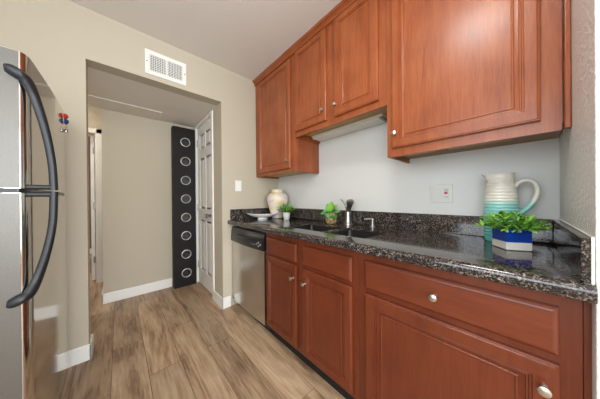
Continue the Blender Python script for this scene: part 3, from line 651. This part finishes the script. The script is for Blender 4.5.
for k in range(190):
    a = random.uniform(0, 2*PI); e = random.uniform(.08, 1.4); L = random.uniform(.055, .090)*(1-.18*math.sin(max(e, 0)))
    d = Vector((math.cos(a)*math.cos(e)*.9, math.sin(a)*math.cos(e)*1.15, math.sin(e)*.88)); s = Vector((cx.x+random.uniform(-.02, .02), cx.y+random.uniform(-.02, .02), ZT+HH-.005))
    if s.y+d.y*L < -.088: d.y *= .75
    if (Vector((PX, PY, 0))-Vector(((s+d*L).x, (s+d*L).y, 0))).length < .10 or (Vector((PX, PY, 0))-Vector(((s+d*L*.7).x, (s+d*L*.7).y, 0))).length < .10: continue
    cyl(b, s, s+d*L, .0009, n=5)
    for q in range(9):
        t = .25+.75*q/8; sd_ = Vector((random.uniform(-1, 1), random.uniform(-1, 1), random.uniform(-.2, 1)))
        leaf(b, s+d*(L*t), d*.7+sd_*.8, random.uniform(.018, .030), random.uniform(.008, .013), random.choice((0, 0, 0, 1, 2)), .3)
obj('foliage', b, [m_leaf, m_leaf2, m_leafd], pb)

# ------------------------------------------------------------------ wall fittings
# air vent above the opening
av = thing('air_vent', 'white rectangular wall air vent above the hall opening', 'air vent', (.313, YF, 2.26))
x0, x1, z0, z1 = .163, .463, 2.160, 2.358; yv = YF-.010
b = NB()
box(b, x0, x0+.034, yv, YF-.0005, z0, z1, .003); box(b, x1-.034, x1, yv, YF-.0005, z0, z1, .003); box(b, x0+.03, x1-.03, yv, YF-.0005, z0, z0+.034, .003); box(b, x0+.03, x1-.03, yv, YF-.0005, z1-.034, z1, .003); box(b, .306, .320, yv, YF-.0005, z0+.03, z1-.03, .002)
obj('frame', b, m_plastic, av)
b = NB(); box(b, x0+.032, x1-.032, YF-.0022, YF-.0004, z0+.032, z1-.032); obj('duct_shade', b, m_dark, av)  # dark sheet standing in for the shade inside the duct
for (a, c) in ((x0+.034, .306), (.320, x1-.034)):
    b = NB()
    for k in range(9):
        z = z0+.034+(z1-z0-.068)*(k+.5)/9; box(b, a, c, YF-.0065, YF-.0025, z-.002, z+.002)
    for k in range(9):
        x = a+(c-a)*(k+.5)/9; box(b, x-.0022, x+.0022, YF-.009, YF-.0045, z0+.034, z1-.034)
    obj('louver_grid', b, m_plastic, av)
for x in (x0+.014, x1-.014):
    b = NB(); lathe(b, (x, yv+.001, 2.259), [(.005, 0), (.005, -.002), (.002, -.003)], 12, 'y'); obj('screw', b, m_grey, av)
# light switch
ls = thing('light_switch', 'white rocker light switch on the end wall above the counter', 'light switch', (.957, YF, 1.268))
b = NB(); box(b, .921, .992, YF-.007, YF-.0005, 1.208, 1.326, .003); obj('cover_plate', b, m_plastic, ls)
b = NB(); box(b, .940, .973, YF-.011, YF-.006, 1.234, 1.300, .002); obj('rocker', b, m_white, ls)
# outlet plate
ol = thing('wall_outlet', 'white double gang wall plate with switch and red-button outlet above the counter', 'outlet', (XB, .328, 1.146))
b = NB(); box(b, XB-.007, XB-.0005, .270, .387, 1.089, 1.203, .003); obj('cover_plate', b, m_plate, ol)
b = NB(); box(b, XB-.010, XB-.006, .338, .372, 1.112, 1.180, .002); obj('rocker', b, m_plate, ol)
b = NB(); box(b, XB-.010, XB-.006, .285, .319, 1.112, 1.180, .002); r_ = obj('receptacle', b, m_plate, ol)
b = NB(); box(b, XB-.0125, XB-.0095, .294, .311, 1.143, 1.157, .001); obj('test_button', b, m_pink, r_, label='red test button')
for z in (1.124, 1.168):
    b = NB(); box(b, XB-.0105, XB-.0099, .295, .2975, z-.005, z+.005); box(b, XB-.0105, XB-.0099, .305, .3075, z-.005, z+.005); obj('outlet_slots', b, m_dark, r_)

# ------------------------------------------------------------------ tall black rack with round holes
tw = thing('bottle_rack', 'tall black upright rack with eight round silver-rimmed holes at the end of the hall', 'rack', (.63, 2.97, 0))
tx0, tx1, ty0, ty1, tz1 = .503, .757, 2.915, 3.012, 2.055
hc = [.171, .414, .656, .893, 1.133, 1.373, 1.620, 1.868]; hx, hr = .643, .050
b = NB(); zz = [0.0]+[(hc[i]+hc[i+1])/2 for i in range(7)]+[tz1]
n = 32
for i, zc in enumerate(hc):
    za, zb = zz[i], zz[i+1]; cir = []; sq = []
    for k in range(n):
        t = 2*PI*k/n+PI/4; c, s = math.cos(t), math.sin(t); cir.append(b.verts.new((hx+hr*c, ty0, zc+hr*s)))
        m_ = max(abs(c), abs(s)); u, v = c/m_, s/m_
        sq.append(b.verts.new((hx+(u*(tx1-hx) if u > 0 else u*(hx-tx0)), ty0, zc+(v*(zb-zc) if v > 0 else v*(zc-za)))))
    for k in range(n): b.faces.new((cir[k], cir[(k+1) % n], sq[(k+1) % n], sq[k]))
def q4(*p): b.faces.new([b.verts.new(q) for q in p])
q4((tx0, ty0, 0), (tx0, ty1, 0), (tx0, ty1, tz1), (tx0, ty0, tz1)); q4((tx1, ty0, 0), (tx1, ty0, tz1), (tx1, ty1, tz1), (tx1, ty1, 0))
q4((tx0, ty0, tz1), (tx0, ty1, tz1), (tx1, ty1, tz1), (tx1, ty0, tz1)); q4((tx0, ty1, 0), (tx1, ty1, 0), (tx1, ty1, tz1), (tx0, ty1, tz1)); q4((tx0, ty0, 0), (tx1, ty0, 0), (tx1, ty1, 0), (tx0, ty1, 0))
bmesh.ops.remove_doubles(b, verts=b.verts[:], dist=1e-4)
obj('case', b, m_tower, tw)
m_cup = simple('dull_black_cup', srgb(40, 38, 36), .3, metal=0)
for zc in hc:
    b = NB(); cyl(b, (hx, ty0+.001, zc), (hx, ty1-.012, zc), hr-.001, n=32, cap=False); cyl(b, (hx, ty1-.013, zc), (hx, ty1-.010, zc), hr-.0005, n=32)
    cu = obj('tube_socket', b, m_cup, tw, smooth=True)
    b = NB(); lathe(b, (hx, ty0, zc), [(hr-.002, .002), (hr-.002, -.004), (hr+.002, -.006), (hr+.007, -.004), (hr+.008, .001)], 36, 'y', close=False); obj('rim', b, m_ring, cu, smooth=True)

# ------------------------------------------------------------------ ceiling light (overhead, lights the kitchen) and two added hall lights
def emis(name, col, s):
    m, nt, bs = newmat(name); bs.inputs['Base Color'].default_value = (1, 1, 1, 1); bs.inputs['Emission Color'].default_value = col; bs.inputs['Emission Strength'].default_value = s; return m
cl = thing('ceiling_light', 'round flush ceiling light over the kitchen aisle', 'ceiling light', (.25, .20, ZC))
b = NB(); lathe(b, (.25, .20, ZC-.001), [(.19, 0), (.19, -.02), (.175, -.03), (.17, -.03)], 40); obj('base', b, m_white, cl, smooth=True)
b = NB(); lathe(b, (.25, .20, ZC-.03), [(.170, 0), (.165, -.02), (.13, -.045), (.07, -.058), (.005, -.062)], 40); obj('diffuser', b, emis('lamp_glass', (1, .97, .93, 1), CEIL_LAMP), cl, smooth=True)
hl = thing('ceiling_light', 'unseen round fill light added in front of the bedroom doorway', 'ceiling light', (-.70, 3.42, ZC))  # added, unseen light that brightens the doorway casing
b = NB(); lathe(b, (-.70, 3.42, ZC-.001), [(.12, 0), (.12, -.015), (.11, -.02)], 32); obj('base', b, m_white, hl, smooth=True)
b = NB(); lathe(b, (-.70, 3.42, ZC-.02), [(.108, 0), (.10, -.02), (.06, -.04), (.005, -.046)], 32); obj('diffuser', b, emis('hall_fill_glow', (1, .93, .84, 1), HALL_FILL), hl, smooth=True)
hl2 = thing('ceiling_light', 'unseen round fill light added on the low hall ceiling left of the opening', 'ceiling light', (-.85, 2.6, ZH))  # added out of view to brighten the closet door
b = NB(); lathe(b, (-.85, 2.6, ZH-.001), [(.12, 0), (.12, -.015), (.11, -.02)], 32); obj('base', b, m_white, hl2, smooth=True)
b = NB(); lathe(b, (-.85, 2.6, ZH-.02), [(.108, 0), (.10, -.02), (.06, -.04), (.005, -.046)], 32); obj('diffuser', b, emis('low_hall_fill_glow', (1, .97, .93, 1), 26.0), hl2, smooth=True)
